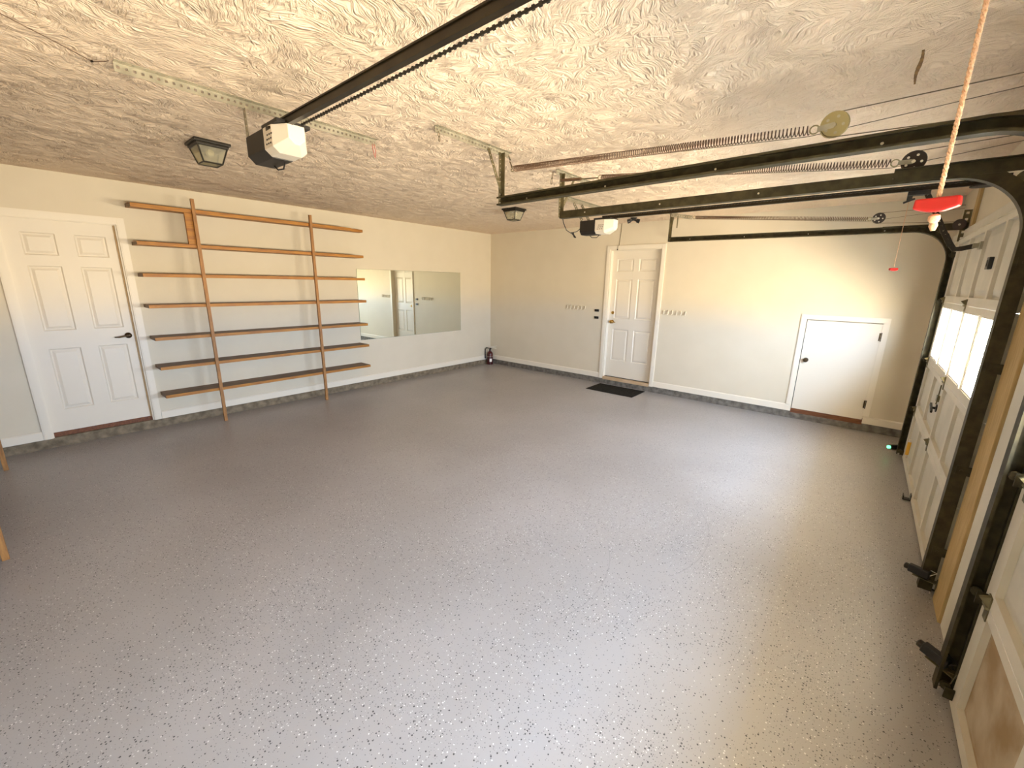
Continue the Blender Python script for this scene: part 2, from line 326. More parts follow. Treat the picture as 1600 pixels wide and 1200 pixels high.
def baseboard(name, a, b, axis, label):
    m = MB(); t = 0.015; z0, z1 = CB, 0.182
    pr = [(0, z0), (t, z0), (t, z1 - .012), (t * .45, z1), (0, z1)]
    if axis == 'y': m.sweep(pr, [(0, a, 0), (0, b, 0)], lambda i: (Vector((1, 0, 0)), Vector((0, 0, 1))))
    else: m.sweep(pr, [(a, 0, 0), (b, 0, 0)], lambda i: (Vector((0, -1, 0)), Vector((0, 0, 1))))
    return S_(m.build(name, 'white'), label, 'baseboard')
baseboard('baseboard_left', -5.483, -0.001, 'y', 'long white baseboard below shelves and mirror')
baseboard('baseboard_left', Y0, -6.391, 'y', 'short white baseboard left of the six panel door beside shelves')
baseboard('baseboard_back', .016, 2.584, 'x', 'white baseboard between corner and entry door')
baseboard('baseboard_back', 3.548, 5.396, 'x', 'white baseboard between entry door and low access door')
baseboard('baseboard_back', 6.126, 6.515, 'x', 'short white baseboard right of the low access door')

# ------------------------------------------------------------------ hinged doors
def frustum(mb, u0, u1, v0, v1, wb, wt, ins):        # raised field: slopes from wb at the edge to wt
    mb.hexa([(u0, wb, v0), (u1, wb, v0), (u1, wb, v1), (u0, wb, v1), (u0 + ins, wt, v0 + ins), (u1 - ins, wt, v0 + ins), (u1 - ins, wt, v1 - ins), (u0 + ins, wt, v1 - ins)])
def panel_door(root, T, u0, u1, v0, v1, cols, rows, wface, material):
    """local frame: u = width, w = out of the wall (into the room is +), v = height"""
    m = MB(T); m.box((u0, wface - .035, v0), (u1, wface - .009, v1))
    us = [u0] + [c for cc in cols for c in cc] + [u1]; vv = [v0] + [r for rr in rows for r in rr] + [v1]
    for i in range(0, len(us), 2): m.box((us[i], wface - .010, v0), (us[i + 1], wface, v1))
    for i in range(0, len(vv), 2):
        for a, b in cols: m.box((a, wface - .010, vv[i]), (b, wface, vv[i + 1]))
    slab = m.build('slab', material, root)
    for a, b in cols:
        for c, d in rows:
            m = MB(T)                                # sloped sticking around the recess, then the raised field
            e = .010
            for q in (((a, c), (b, c), (b - e, c + e), (a + e, c + e)), ((b, c), (b, d), (b - e, d - e), (b - e, c + e)), ((b, d), (a, d), (a + e, d - e), (b - e, d - e)), ((a, d), (a, c), (a + e, c + e), (a + e, d - e))):
                (p0, p1, p2, p3) = q
                m.quad((p0[0], wface, p0[1]), (p1[0], wface, p1[1]), (p2[0], wface - .009, p2[1]), (p3[0], wface - .009, p3[1]))
            frustum(m, a + .018, b - .018, c + .018, d - .018, wface - .0095, wface - .002, .022)
            m.build('panel', material, slab)
    return slab
def casing(root, T, u0, u1, v0, v1, wd, t, material='white'):   # outer edges u0,u1,v1
    pr = lambda: None
    for (a, b) in (((u0, v0), (u0 + wd, v1)), ((u1 - wd, v0), (u1, v1))):
        m = MB(T); m.box((a[0], 0, a[1]), (b[0], t, b[1]))
        k = .35 * wd; mid = (a[0] + b[0]) / 2
        m.box((mid - k, t, a[1]), (mid + k, t + .004, b[1] - .15 * wd)); m.build('casing', material, root)
    m = MB(T); m.box((u0 + wd, 0, v1 - wd), (u1 - wd, t, v1)); m.box((u0 + wd, t, v1 - .85 * wd), (u1 - wd, t + .004, v1 - .15 * wd)); m.build('casing', material, root)
# frame for the left wall: u -> +y, w -> +x ; back wall: u -> +x, w -> -y
TL = Matrix(((0, 1, 0, 0), (1, 0, 0, 0), (0, 0, 1, 0), (0, 0, 0, 1)))
TB = Matrix(((1, 0, 0, 0), (0, -1, 0, 0), (0, 0, 1, 0), (0, 0, 0, 1)))

d1 = thing('door_1', (0, -5.94, CB), 'white six panel door with dark lever beside plank shelves', 'door', kind='structure')
slab = panel_door(d1, TL, -6.318, -5.562, .142, 2.165, [(-6.212, -5.992), (-5.868, -5.642)], [(.36, .968), (1.142, 1.748), (1.845, 2.046)], -.028, 'door_white')
casing(d1, TL, -6.389, -5.485, CB, 2.236, .064, .016)
m = MB(TL); m.box((-5.562, -.118, CB), (-5.549, 0, 2.172)); m.box((-6.326, -.118, CB), (-6.318, 0, 2.172)); m.box((-6.318, -.118, 2.165), (-5.562, 0, 2.173)); m.build('jamb', 'white', d1)
MB(TL).box((-5.575, -.030, .142), (-5.563, -.016, 2.16)).build('weatherstrip', 'weather', d1)
MB(TL).box((-6.318, -.118, CB), (-5.562, -.03, .140)).build('threshold', 'redwood', d1)
m = MB(TL); m.lathe((-5.622, -.028, 1.055), (0, 1, 0), [(0, .027), (.008, .030), (.014, .022), (.020, .012), (.050, .011), (.052, .003)], 20)
lv = m.build('lever_handle', 'bronze', slab, smooth=True)
m = MB(TL); m.tube([(-5.622, .020, 1.055), (-5.66, .024, 1.052), (-5.70, .022, 1.044), (-5.735, .016, 1.046)], [.010, .009, .007, .005], 10).build('lever', 'bronze', d1, smooth=True)

d2 = thing('door_2', (3.07, 0, CB), 'white six panel entry door with brass knob in end wall', 'door', kind='structure')
slab = panel_door(d2, TB, 2.660, 3.478, .134, 2.192, [(2.742, 3.020), (3.112, 3.392)], [(.415, .945), (1.122, 1.752), (1.872, 2.066)], -.075, 'door_white')
casing(d2, TB, 2.586, 3.546, CB - .004, 2.267, .062, .016)
m = MB(TB); m.box((2.648, -.118, CB), (2.660, 0, 2.2)); m.box((3.478, -.118, CB), (3.488, 0, 2.2)); m.box((2.66, -.118, 2.192), (3.478, 0, 2.201)); m.build('jamb', 'white', d2)
MB(TB).box((2.66, -.118, .080), (3.478, .012, .126)).build('threshold', 'tanwood', d2)
MB(TB).box((2.665, -.074, .128), (3.473, -.050, .134)).build('door_sweep', 'gasket', d2)
m = MB(TB); m.lathe((2.722, -.075, 1.062), (0, 1, 0), [(0, .032), (.007, .030), (.010, .013), (.028, .012), (.034, .024), (.050, .029), (.060, .022), (.064, .004)], 18).build('knob', 'brass', slab, smooth=True)
m = MB(TB); m.tube([(2.722, -.035, 1.062), (2.77, -.030, 1.060), (2.80, -.030, 1.058)], [.009, .008, .006], 8).build('lever', 'brass', d2, smooth=True)
m = MB(TB); m.lathe((2.722, -.075, 1.210), (0, 1, 0), [(0, .027), (.010, .025), (.013, .010), (.022, .009), (.024, .002)], 18).build('deadbolt', 'brass', slab, smooth=True)

d3 = thing('door_3', (5.765, 0, CB), 'low white flush access door with round brown knob', 'door', kind='structure')
slab = B((5.407, -.002, .137), (6.121, .034, 1.279), 'slab', 'door_white', d3)
casing(d3, TB, 5.339, 6.178, CB + .09, 1.347, .058, .014)
m = MB(TB); m.box((5.397, -.10, CB), (5.4005, -.001, 1.29)); m.box((6.1305, -.10, CB), (6.134, -.001, 1.29)); m.build('jamb', 'gasket', d3)
MB(TB).box((5.40, -.09, .078), (6.131, .004, .134)).build('threshold', 'redwood', d3)
m = MB(TB); m.lathe((5.464, .002, .784), (0, 1, 0), [(0, .027), (.006, .025), (.009, .011), (.024, .011), (.030, .022), (.045, .027), (.056, .021), (.060, .003)], 18).build('knob', 'bronze', slab, smooth=True)
for z in (1.133, .329):
    m = MB(TB); m.lathe((6.126, .007, z - .05), (0, 0, 1), [(0, .009), (.10, .009)], 10); m.box((6.104, .002, z - .045), (6.126, .005, z + .045)); m.build('hinge', 'bronze', d3)

# ------------------------------------------------------------------ plank shelving
def plank_shelf(loc, label, T, boards, posts, block=True):
    """local frame like TL: u along the wall, w out of the wall, v up"""
    r = thing('plank_shelf', loc, label, 'shelf', 'plank shelves')
    for (u0, u1, w0, w1, v0, v1) in boards:
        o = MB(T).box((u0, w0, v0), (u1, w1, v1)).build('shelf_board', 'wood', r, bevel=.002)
        o.data.materials.append(MT['wood_shade']); ax = T.to_3x3() @ Vector((1, 0, 0))
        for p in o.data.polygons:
            if p.normal.z > .5 or p.normal.dot(ax) < -.5: p.material_index = 1  # shade on tops and one end put into a darker plank colour
    for (u, w0, top) in posts:
        MB(T).box((u - .016, w0, 0), (u + .016, w0 + .030, top)).build('post', 'wood_post', r, bevel=.002)
    return r
tops = [2.012, 1.697, 1.380, 1.040, .722, .408]
boards = [(-5.452, -3.13, .118, .265, 2.333, 2.371), (-5.452, -2.87, .002, .113, 2.345, 2.383)]
boards += [(-5.455, -2.975, .002, .265, t - .034, t) for t in tops]
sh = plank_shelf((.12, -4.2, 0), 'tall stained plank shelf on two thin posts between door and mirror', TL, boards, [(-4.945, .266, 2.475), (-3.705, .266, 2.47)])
MB(TL).box((-5.025, .222, 2.013), (-4.935, .260, 2.332)).build('block', 'wood', sh, bevel=.002)
TN = Matrix(((1, 0, 0, 0), (0, 1, 0, Y0), (0, 0, 1, 0), (0, 0, 0, 1)))
boards2 = [(.08, 2.75, .002, .210, t - .038, t) for t in [2.36] + tops]
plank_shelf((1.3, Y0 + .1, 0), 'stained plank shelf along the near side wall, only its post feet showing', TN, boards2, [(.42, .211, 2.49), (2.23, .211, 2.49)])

# ------------------------------------------------------------------ mirror, mat, extinguisher, wall bits
mr_ = thing('wall_mirror', (.003, -1.9, .76), 'wide frameless mirror on the beige wall beside the shelves', 'mirror')
B((.001, -2.953, .760), (.006, -.850, 1.828), 'glass', 'mirror', mr_)
m = MB()
m.box((.001, -2.956, .757), (.0055, -2.9532, 1.831)); m.box((.001, -.8498, .757), (.0055, -.847, 1.831)); m.box((.001, -2.953, 1.8282), (.0055, -.85, 1.831)); m.box((.001, -2.953, .757), (.0055, -.85, .7598)); m.build('edge', 'mirror_edge', mr_)
m = MB(); m.box((2.645, -.535, .0), (3.445, -.05, .008)); dm = tag(m.build('doormat', 'mat', bevel=.002), 'black rectangular doormat on floor at entry door', 'doormat')

fe = thing('fire_extinguisher', (.105, -.125, 0), 'small dark red fire extinguisher standing in the corner', 'extinguisher')
ex, ey = .105, -.125
MB().lathe((ex, ey, 0), (0, 0, 1), [(0, .055), (.006, .062), (.20, .062), (.235, .058), (.262, .040), (.275, .022), (.30, .020)], 24).build('cylinder', 'extred', fe, smooth=True)
m = MB(); m.lathe((ex, ey, .295), (0, 0, 1), [(0, .018), (.03, .018), (.035, .012), (.05, .012)], 14); m.box((ex - .012, ey - .012, .32), (ex + .03, ey + .012, .345)); m.build('valve', 'darkpulley', fe)
m = MB(); m.obox((ex + .06, ey + .05, .375), (.05, .045, .008), (-.007, .008, 0), (0, 0, .004)); m.obox((ex + .055, ey + .045, .345), (.045, .04, -.010), (-.007, .008, 0), (0, 0, .004)); m.build('lever', 'lightmetal', fe)
m = MB(); m.tube([(ex - .02, ey - .015, .335), (ex - .06, ey - .045, .345), (ex - .075, ey - .06, .31), (ex - .078, ey - .062, .22), (ex - .076, ey - .06, .12)], [.010, .011, .011, .011, .013], 10).build('hose', 'black', fe, smooth=True)
m = MB()
for k in range(6):
    a0 = -0.95 + k * .14; a1 = a0 + .14
    m.hexa([(ex + .0622 * math.cos(a0), ey + .0622 * math.sin(a0), .06), (ex + .0622 * math.cos(a1), ey + .0622 * math.sin(a1), .06), (ex + .0635 * math.cos(a1), ey + .0635 * math.sin(a1), .06), (ex + .0635 * math.cos(a0), ey + .0635 * math.sin(a0), .06), (ex + .0622 * math.cos(a0), ey + .0622 * math.sin(a0), .125), (ex + .0622 * math.cos(a1), ey + .0622 * math.sin(a1), .125), (ex + .0635 * math.cos(a1), ey + .0635 * math.sin(a1), .125), (ex + .0635 * math.cos(a0), ey + .0635 * math.sin(a0), .125)])
m.build('paper_label', 'label', fe)
m = MB(); m.tube([(ex + .064 * math.cos(a), ey + .064 * math.sin(a), .165) for a in [k * math.pi / 10 for k in range(20)]], .004, 6, closed=True).build('strap', 'lightmetal', fe)

for z, pos in ((1.237, 'upper'), (1.118, 'lower')):
    r = thing('wall_switch', (2.466, 0, z - .022), '%s of two small black wall boxes left of the entry door' % pos, 'switch', 'black wall boxes by the entry door')
    B((2.428, -.018, z - .020), (2.506, -.001, z + .020), 'body', 'black', r, bevel=.003)
    B((2.456, -.024, z - .010), (2.478, -.018, z + .010), 'button', 'blackmetal', r)
def hook_rack(x0, x1, z, n, label):
    r = thing('hook_rack', ((x0 + x1) / 2, 0, z - .03), label, 'hook rack', 'painted over hook racks')
    B((x0, -.005, z - .004), (x1, -.001, z + .010), 'rail', 'wall', r)
    for i in range(n):
        x = x0 + .02 + (x1 - x0 - .04) * i / (n - 1)
        MB().tube([(x, -.008, z + .012), (x + .002, -.020, z + .006), (x + .002, -.020, z - .034), (x - .003, -.026, z - .045), (x - .005, -.034, z - .038)], .008, 6).build('hook', 'wall', r, smooth=True)
hook_rack(3.585, 3.945, 1.287, 6, 'hook rail painted wall colour right of entry door')
hook_rack(1.86, 2.26, 1.281, 6, 'hook rail painted wall colour left of entry door')
m = MB(); m.tube([(2.806, -.004, 2.595), (2.800, -.004, 2.48), (2.793, -.004, 2.38), (2.784, -.006, 2.27), (2.774, -.020, 2.262), (2.771, -.022, 2.215)], .0035, 6)
aw = thing('alarm_wire', (2.79, 0, 2.2), 'thin wire running down from ceiling to entry door casing', 'wire')
m.build('wire', 'cable', aw); B((2.764, -.028, 2.196), (2.778, -.020, 2.218), 'contact', 'bronze', aw)

# ------------------------------------------------------------------ ceiling lamps
def ceiling_light(x, y, label):
    r = thing('ceiling_light', (x, y, H), label, 'ceiling light', 'lantern ceiling lights')
    m = MB(); m.box((x - .118, y - .110, H - .018), (x + .118, y + .110, H)); m.box((x - .106, y - .098, H - .034), (x + .106, y + .098, H - .018)); m.build('base', 'blackmetal', r, bevel=.003)
    zt, zb = H - .034, H - .135; a, b = .095, .062
    top = [(x + sx * a, y + sy * a * .93, zt) for sx, sy in ((-1, -1), (1, -1), (1, 1), (-1, 1))]
    bot = [(x + sx * b, y + sy * b * .93, zb) for sx, sy in ((-1, -1), (1, -1), (1, 1), (-1, 1))]
    m = MB()
    for i in range(4):
        j = (i + 1) % 4
        m.tube([top[i], bot[i]], .0055, 6); m.tube([bot[i], bot[j]], .0055, 6); m.tube([top[i], top[j]], .0055, 6)
    m.build('frame', 'blackmetal', r)
    cen = Vector((x, y, (zt + zb) / 2))
    for i in range(4):
        j = (i + 1) % 4; q = [Vector(p) for p in (top[i], top[j], bot[j], bot[i])]
        mid = sum(q, Vector()) / 4; nrm = (mid - cen); nrm.z = 0; nrm.normalize(); q = [p.lerp(mid, .05) for p in q]
        m = MB(); m.hexa([p - nrm * .001 for p in q] + [p + nrm * .001 for p in q]); m.build('glass_pane', 'lampglass', r)
    m = MB(); m.box((x - b + .007, y - b * .93 + .007, zb - .001), (x + b - .007, y + b * .93 - .007, zb + .001)); m.build('glass_pane', 'lampglass', r)
    m = MB(); m.lathe((x - .055, y, zt - .032), (1, 0, 0), [(0, .016), (.03, .016), (.032, .012)], 12).build('socket', 'socket', r)
    m = MB(); m.lathe((x - .023, y, zt - .032), (1, 0, 0), [(0, .012), (.012, .014), (.03, .024), (.048, .027), (.064, .020), (.072, .004)], 16).build('bulb', 'bulb', r, smooth=True)
ceiling_light(2.155, -5.262, 'black lantern ceiling light beside the near garage door opener')
ceiling_light(2.245, -1.965, 'black lantern ceiling light farther off above the mirror corner')
r = thing('ceiling_fixture', (3.20, -.45, H), 'small black fixture on the ceiling near the entry door', 'fixture')
MB().lathe((3.2, -.45, H), (0, 0, -1), [(0, .045), (.012, .045), (.022, .02), (.036, .018)], 16).build('base', 'black', r)
for s in (-1, 1):
    MB().lathe((3.2, -.45, H - .028), (s * .8, s * .35, -.25), [(0, .012), (.03, .014), (.05, .026), (.085, .030), (.09, .004)], 14).build('lamp_head', 'black', r, smooth=True)

# ------------------------------------------------------------------ garage doors
XD = 6.470                                           # inner face of the doors
ZJ = [0.012, 0.525, 1.010, 1.565, 2.105]
def garage_door(name, ya, yb, label, near):
    r = thing(name, (XD, (ya + yb) / 2, 0), label, 'garage door', 'sectional garage doors', 'structure')
    nst = 5; sw = .045
    ys = [ya - .068 - i * ((ya - yb) - .136) / (nst - 1) for i in range(nst)]      # stile centre lines, going towards the camera
    for k in range(4):
        z0, z1 = ZJ[k] + .002, ZJ[k + 1] - .002
        rb, rtp = (.055, .040)
        m = MB()
        win = (k == 2)
        x0, x1 = XD, XD + .045
        m.box((x0, yb, z0), (x1, ya, z0 + rb)); m.box((x0, yb, z1 - rtp), (x1, ya, z1))
        edges = [(ya, ys[0] - sw / 2)] + [(y + sw / 2, y - sw / 2) for y in ys[1:-1]] + [(ys[-1] + sw / 2, yb)]
        for a, b in edges: m.box((x0, b, z0 + rb), (x1, a, z1 - rtp))
        sec = m.build('door_section', 'gdoor', r)
        if win:
            for y in ys[1:-1]: B((XD - .010, y - .007, z0 + rb), (XD, y + .007, z1 - rtp), 'mullion', 'gdoor', sec)
        for i in range(nst - 1):
            a, b = edges[i][1], edges[i + 1][0]
            if win:
                B((x0 + .020, b, z0 + rb), (x0 + .025, a, z1 - rtp), 'window_pane', 'pane', sec)
                m = MB(); t = .010
                m.box((x0 + .004, b, z0 + rb), (x0 + .019, b + t, z1 - rtp)); m.box((x0 + .004, a - t, z0 + rb), (x0 + .019, a, z1 - rtp))
                m.box((x0 + .004, b + t, z0 + rb), (x0 + .019, a - t, z0 + rb + t)); m.box((x0 + .004, b + t, z1 - rtp - t), (x0 + .019, a - t, z1 - rtp)); m.build('window_bead', 'gdoor', sec)
            else:
                m = MB(Matrix(((0, -1, 0, 0), (1, 0, 0, 0), (0, 0, 1, 0), (0, 0, 0, 1))))
                # local u = y, w = -x
                u0, u1 = b, a; xw = -(x0 + .022)
                m.box((u0, xw - .018, z0 + rb), (u1, xw, z1 - rtp))
                frustum(m, u0 + .015, u1 - .015, z0 + rb + .015, z1 - rtp - .015, xw, xw + .010, .035)
                m.build('panel', 'gdirty' if (near and k == 0) else 'gpanel', sec)
    # hinges on the joints, bottom seal
    for z in ZJ[1:4]:
        for y in (ys[0], ys[2], ys[4]):
            m = MB(); m.box((XD - .004, y - .02, z - .055), (XD, y + .02, z + .045)); m.lathe((XD - .008, y - .022, z), (0, 1, 0), [(0, .007), (.044, .007)], 8)
            m.hexa([(XD - .004, y - .02, z + .0), (XD - .004, y + .02, z), (XD, y + .02, z), (XD, y - .02, z), (XD - .03, y - .008, z + .03), (XD - .03, y + .008, z + .03), (XD, y + .008, z + .045), (XD, y - .008, z + .045)])
            m.build('hinge', 'strap', r)
    B((XD + .004, yb + .002, 0), (XD + .041, ya - .002, .0135), 'bottom_seal', 'gasket', r)
    # rollers reaching into the tracks
    for z in (.07, .53, 1.02, 1.57, 1.98):
        for y, s in ((ya, 1), (yb, -1)):
            m = MB(); m.lathe((XD - .022, y - s * .03, z), (0, s, 0), [(0, .004), (.032, .004), (.033, .017), (.047, .017)], 10); m.box((XD - .030, y - s * .035, z - .025), (XD - .001, y - s * .030, z + .025)); m.build('roller', 'track', r)
    return r
DA, DB = -0.795, -3.245
gd1 = garage_door('door_4', DA, DB, 'far sectional garage door with four bright windows', False)
gd2 = garage_door('door_5', -4.125, -6.575, 'near sectional garage door at the photo right edge with dirty panels', True)
# lock handle, spring latch and lift hardware of the far door
m = MB(); m.lathe((XD, -1.98, .80), (-1, 0, 0), [(0, .03), (.006, .03), (.008, .009), (.032, .009)], 12); m.obox((XD - .03, -1.98, .80), (.006, 0, 0), (0, .055, .02), (0, -.004, .009)); m.build('lock_handle', 'blackmetal', gd1)
m = MB(); m.tube([(XD - .008, -1.985, .98), (XD - .008, -1.982, .90), (XD - .010, -1.98, .83)], .004, 6); m.box((XD - .016, -2.01, .855), (XD - .001, -1.96, .90)); m.build('lock_linkage', 'strap', gd1)
m = MB(); m.box((XD - .05, -1.955, .010), (XD - .001, -1.90, .016)); m.box((XD - .05, -1.955, .016), (XD - .044, -1.90, .045)); m.box((XD - .006, -1.955, .016), (XD - .001, -1.90, .06)); m.build('foot_grip', 'blackmetal', gd1)
m = MB(); m.box((XD - .016, -2.055, 1.945), (XD - .001, -1.975, 1.995)); m.box((XD - .045, -2.03, 1.955), (XD - .016, -2.022, 1.985)); m.box((XD - .045, -2.0, 1.955), (XD - .016, -1.992, 1.985)); m.build('arm_bracket', 'galv', gd1)
sb = thing('door_sensor', (XD, -2.51, 1.79), 'small black box stuck to upper section of far garage door', 'sensor')
B((XD - .022, -2.545, 1.795), (XD - .0005, -2.475, 1.868), 'body', 'black', sb, bevel=.004)
B((XD - .025, -2.522, 1.812), (XD - .022, -2.498, 1.85), 'front_cover', 'blackmetal', sb)
yl = thing('yellow_latch', (6.445, -1.2, .14), 'yellow tube with silver ends on the low corner of far garage door', 'latch')
MB().lathe((6.452, -1.225, .175), (0, 0.0, 1), [(0, .013), (.125, .013)], 14).build('tube', 'yellow', yl)
MB().lathe((6.452, -1.225, .145), (0, 0, 1), [(0, .010), (.03, .010)], 12).build('end_cap', 'lightmetal', yl); MB().lathe((6.452, -1.225, .300), (0, 0, 1), [(0, .010), (.025, .008)], 12).build('end_cap', 'lightmetal', yl)

# jamb boards on the pier between the doors, header board, side casings
m = MB(); m.box((6.486, -3.55, 0), (W - .0005, -3.33, 2.2)); S_(m.build('trim_3', 'jamb', bevel=.003), 'tan weathered jamb board beside the far garage door', 'jamb')
m = MB(); m.box((6.496, -4.00, 0), (W - .0005, -3.565, 2.2)); S_(m.build('trim_4', 'gdoor', bevel=.003), 'pale beige jamb board beside the near garage door', 'jamb')
m = MB(); m.box((W - .022, -3.20, 2.13), (W - .0005, -.02, 2.20)); S_(m.build('trim_5', 'gdoor', bevel=.003), 'beige header board above the far garage door', 'header')
m = MB(); m.box((W - .020, -1.02, 2.21), (W - .0005, -.90, H - .001)); S_(m.build('trim_6', 'jamb', bevel=.003), 'tan upright board above far corner of far garage door', 'board')

# ------------------------------------------------------------------ tracks
def track(y, sgn, end_x, y_end, z_end, label):
    """sgn = +1: open side of the channel faces +y (towards the door on that side)"""
    r = thing('door_track', (6.44, y, 0), label, 'door track', 'garage door tracks')
    XV, ZH, R = 6.449, 2.222, .30
    # channel profile in (depth = away from the door, side) : a C with thin walls
    t = .0025; dp = .028; wd = .030
    prof = [(-dp, -wd), (dp, -wd), (dp, wd * .8), (dp - .010, wd * .8), (dp - .010, wd * .55), (dp - t, wd * .55), (dp - t, -wd + t), (-dp + t, -wd + t), (-dp + t, wd * .55), (-dp + .010, wd * .55), (-dp + .010, wd * .8), (-dp, wd * .8)]
    S = Vector((0, sgn, 0))
    def seg(name, path, dirs): MB().sweep(prof, path, lambda i: (dirs[i], S)).build(name, 'track', r)
    seg('horizontal_track', [(end_x, y_end, z_end), (XV - R, y, ZH)], [Vector((0, 0, 1))] * 2)
    arc = [math.pi / 2 * k / 14 for k in range(15)]
    seg('curved_track', [(XV - R + R * math.sin(a), y, ZH - R + R * math.cos(a)) for a in arc], [Vector((math.sin(a), 0, math.cos(a))) for a in arc])
    seg('vertical_track', [(XV, y, ZH - R), (XV, y, 0.03)], [Vector((1, 0, 0))] * 2)
    # reinforcing angle over the curve, running on to the wall, and jamb brackets
    m = MB(); m.box((5.93, y - sgn * .034, 2.200), (6.515, y - sgn * .031, 2.262)); m.box((5.93, y - sgn * .034, 2.259), (6.515, y - sgn * .060, 2.262)); m.build('track_angle', 'track', r)
    m = MB(); m.strip((6.512, y - sgn * .05, 2.06), (6.512, y - sgn * .05, 2.37), (0, 1, 0), .07, .004, .05, .02); m.strip((6.49, y - sgn * .036, 2.10), (6.49, y - sgn * .036, 2.37), (1, 0, 0), .05, .004, .05, .02); m.build('flag_bracket', 'strap', r)
    for z in (.28, .76, 1.30, 1.80):
        m = MB(); m.box((XV - .015, y - sgn * .035, z - .025), (6.519, y - sgn * .032, z + .025)); m.box((6.516, y - sgn * .09, z - .025), (6.519, y - sgn * .032, z + .025))
        m.lathe((XV + .005, y - sgn * .035, z), (0, -sgn, 0), [(0, .007), (.006, .007)], 6); m.build('jamb_bracket', 'track', r)
    x = end_x + .25
    while x < 6.0:
        f_ = (x - end_x) / (XV - R - end_x); MB().lathe((x, y_end + (y - y_end) * f_ - .0305 * sgn if sgn > 0 else y_end + (y - y_end) * f_ + (wd - t), z_end + (ZH - z_end) * f_), (0, -1, 0), [(0, .006), (.003, .005)], 8).build('bolt', 'lightmetal', r); x += .62
    return r
YT1, YT2, YT3 = -.75, -3.285, -4.085
track(YT1, -1, 3.84, -.715, 2.246, 'dark galvanized track at far side of far garage door')
track(YT2, 1, 3.825, -3.215, 2.232, 'dark galvanized track at near side of far garage door')
track(YT3, -1, 3.765, -3.945, 2.240, 'dark galvanized track of the near garage door, closest to camera')

def hanger(x, ya, yb, ys, brace_y, label, yt):
    """ceiling angle from ya to yb, strap at ys down to the track, diagonal brace"""
    r = thing('track_hanger', (x, ys, 2.2), label, 'hanger', 'track hangers')
    m = MB(); m.strip((x + .012, ya, H - .002), (x + .012, yb, H - .002), (1, 0, 0), .034, .003, .045, .012); m.strip((x, ya, H - .018), (x, yb, H - .018), (0, 0, 1), .036, .003, .03, .010); m.build('ceiling_angle', 'galv', r)
    m = MB(); m.strip((x + .006, ys, 2.225), (x + .006, ys, H - .020), (0, 1, 0), .030, .003, .028, .010); m.box((x + .006, ys + .014, 2.225), (x + .036, ys + .017, H - .020)); m.build('strap', 'strap', r)
    m = MB(); m.strip((x + .006, brace_y, H - .02), (x + .012, ys + .02, 2.29), (0, 1, 0), .024, .003, .028, .010); m.build('brace', 'strap', r)
    return r
hanger(3.735, -4.50, -3.80, -3.905, -4.03, 'perforated hanger of closest track with long ceiling angle', YT3)
hanger(3.765, -3.23, -2.55, -3.165, -2.95, 'perforated hanger of the far door near side track, half hidden', YT2)
hanger(3.80, -.80, -.42, -.665, -.54, 'perforated hanger of farthest track above the entry door', YT1)
# chain links and a wire hook hanging from the angles
def chain(p0, p1, n, label, cat='chain'):
    r = thing('hanging_chain', p1, label, cat, 'short hanging chains')
    p0, p1 = Vector(p0), Vector(p1); d = (p1 - p0) / n
    for i in range(n):
        c = p0 + d * (i + .5); a = d.normalized(); s = a.cross(Vector((0, 1, 0)) if i % 2 else Vector((1, 0, .1))).normalized()
        MB().tube([c + a * (d.length * .62) * math.cos(t) + s * .007 * math.sin(t) for t in [k * math.pi / 6 for k in range(12)]], .0022, 5, closed=True).build('link', 'cable', r)
chain((3.755, -3.825, H - .03), (3.85, -3.90, 2.452), 4, 'short chain holding the closest spring to its hanger')
chain((3.77, -3.285, H - .035), (3.768, -3.30, H - .125), 2, 'loose wire hook hanging from the half hidden hanger')
chain((3.75, -4.485, H - .035), (3.752, -4.48, H - .085), 2, 'twist of wire at left end of the closest ceiling angle')

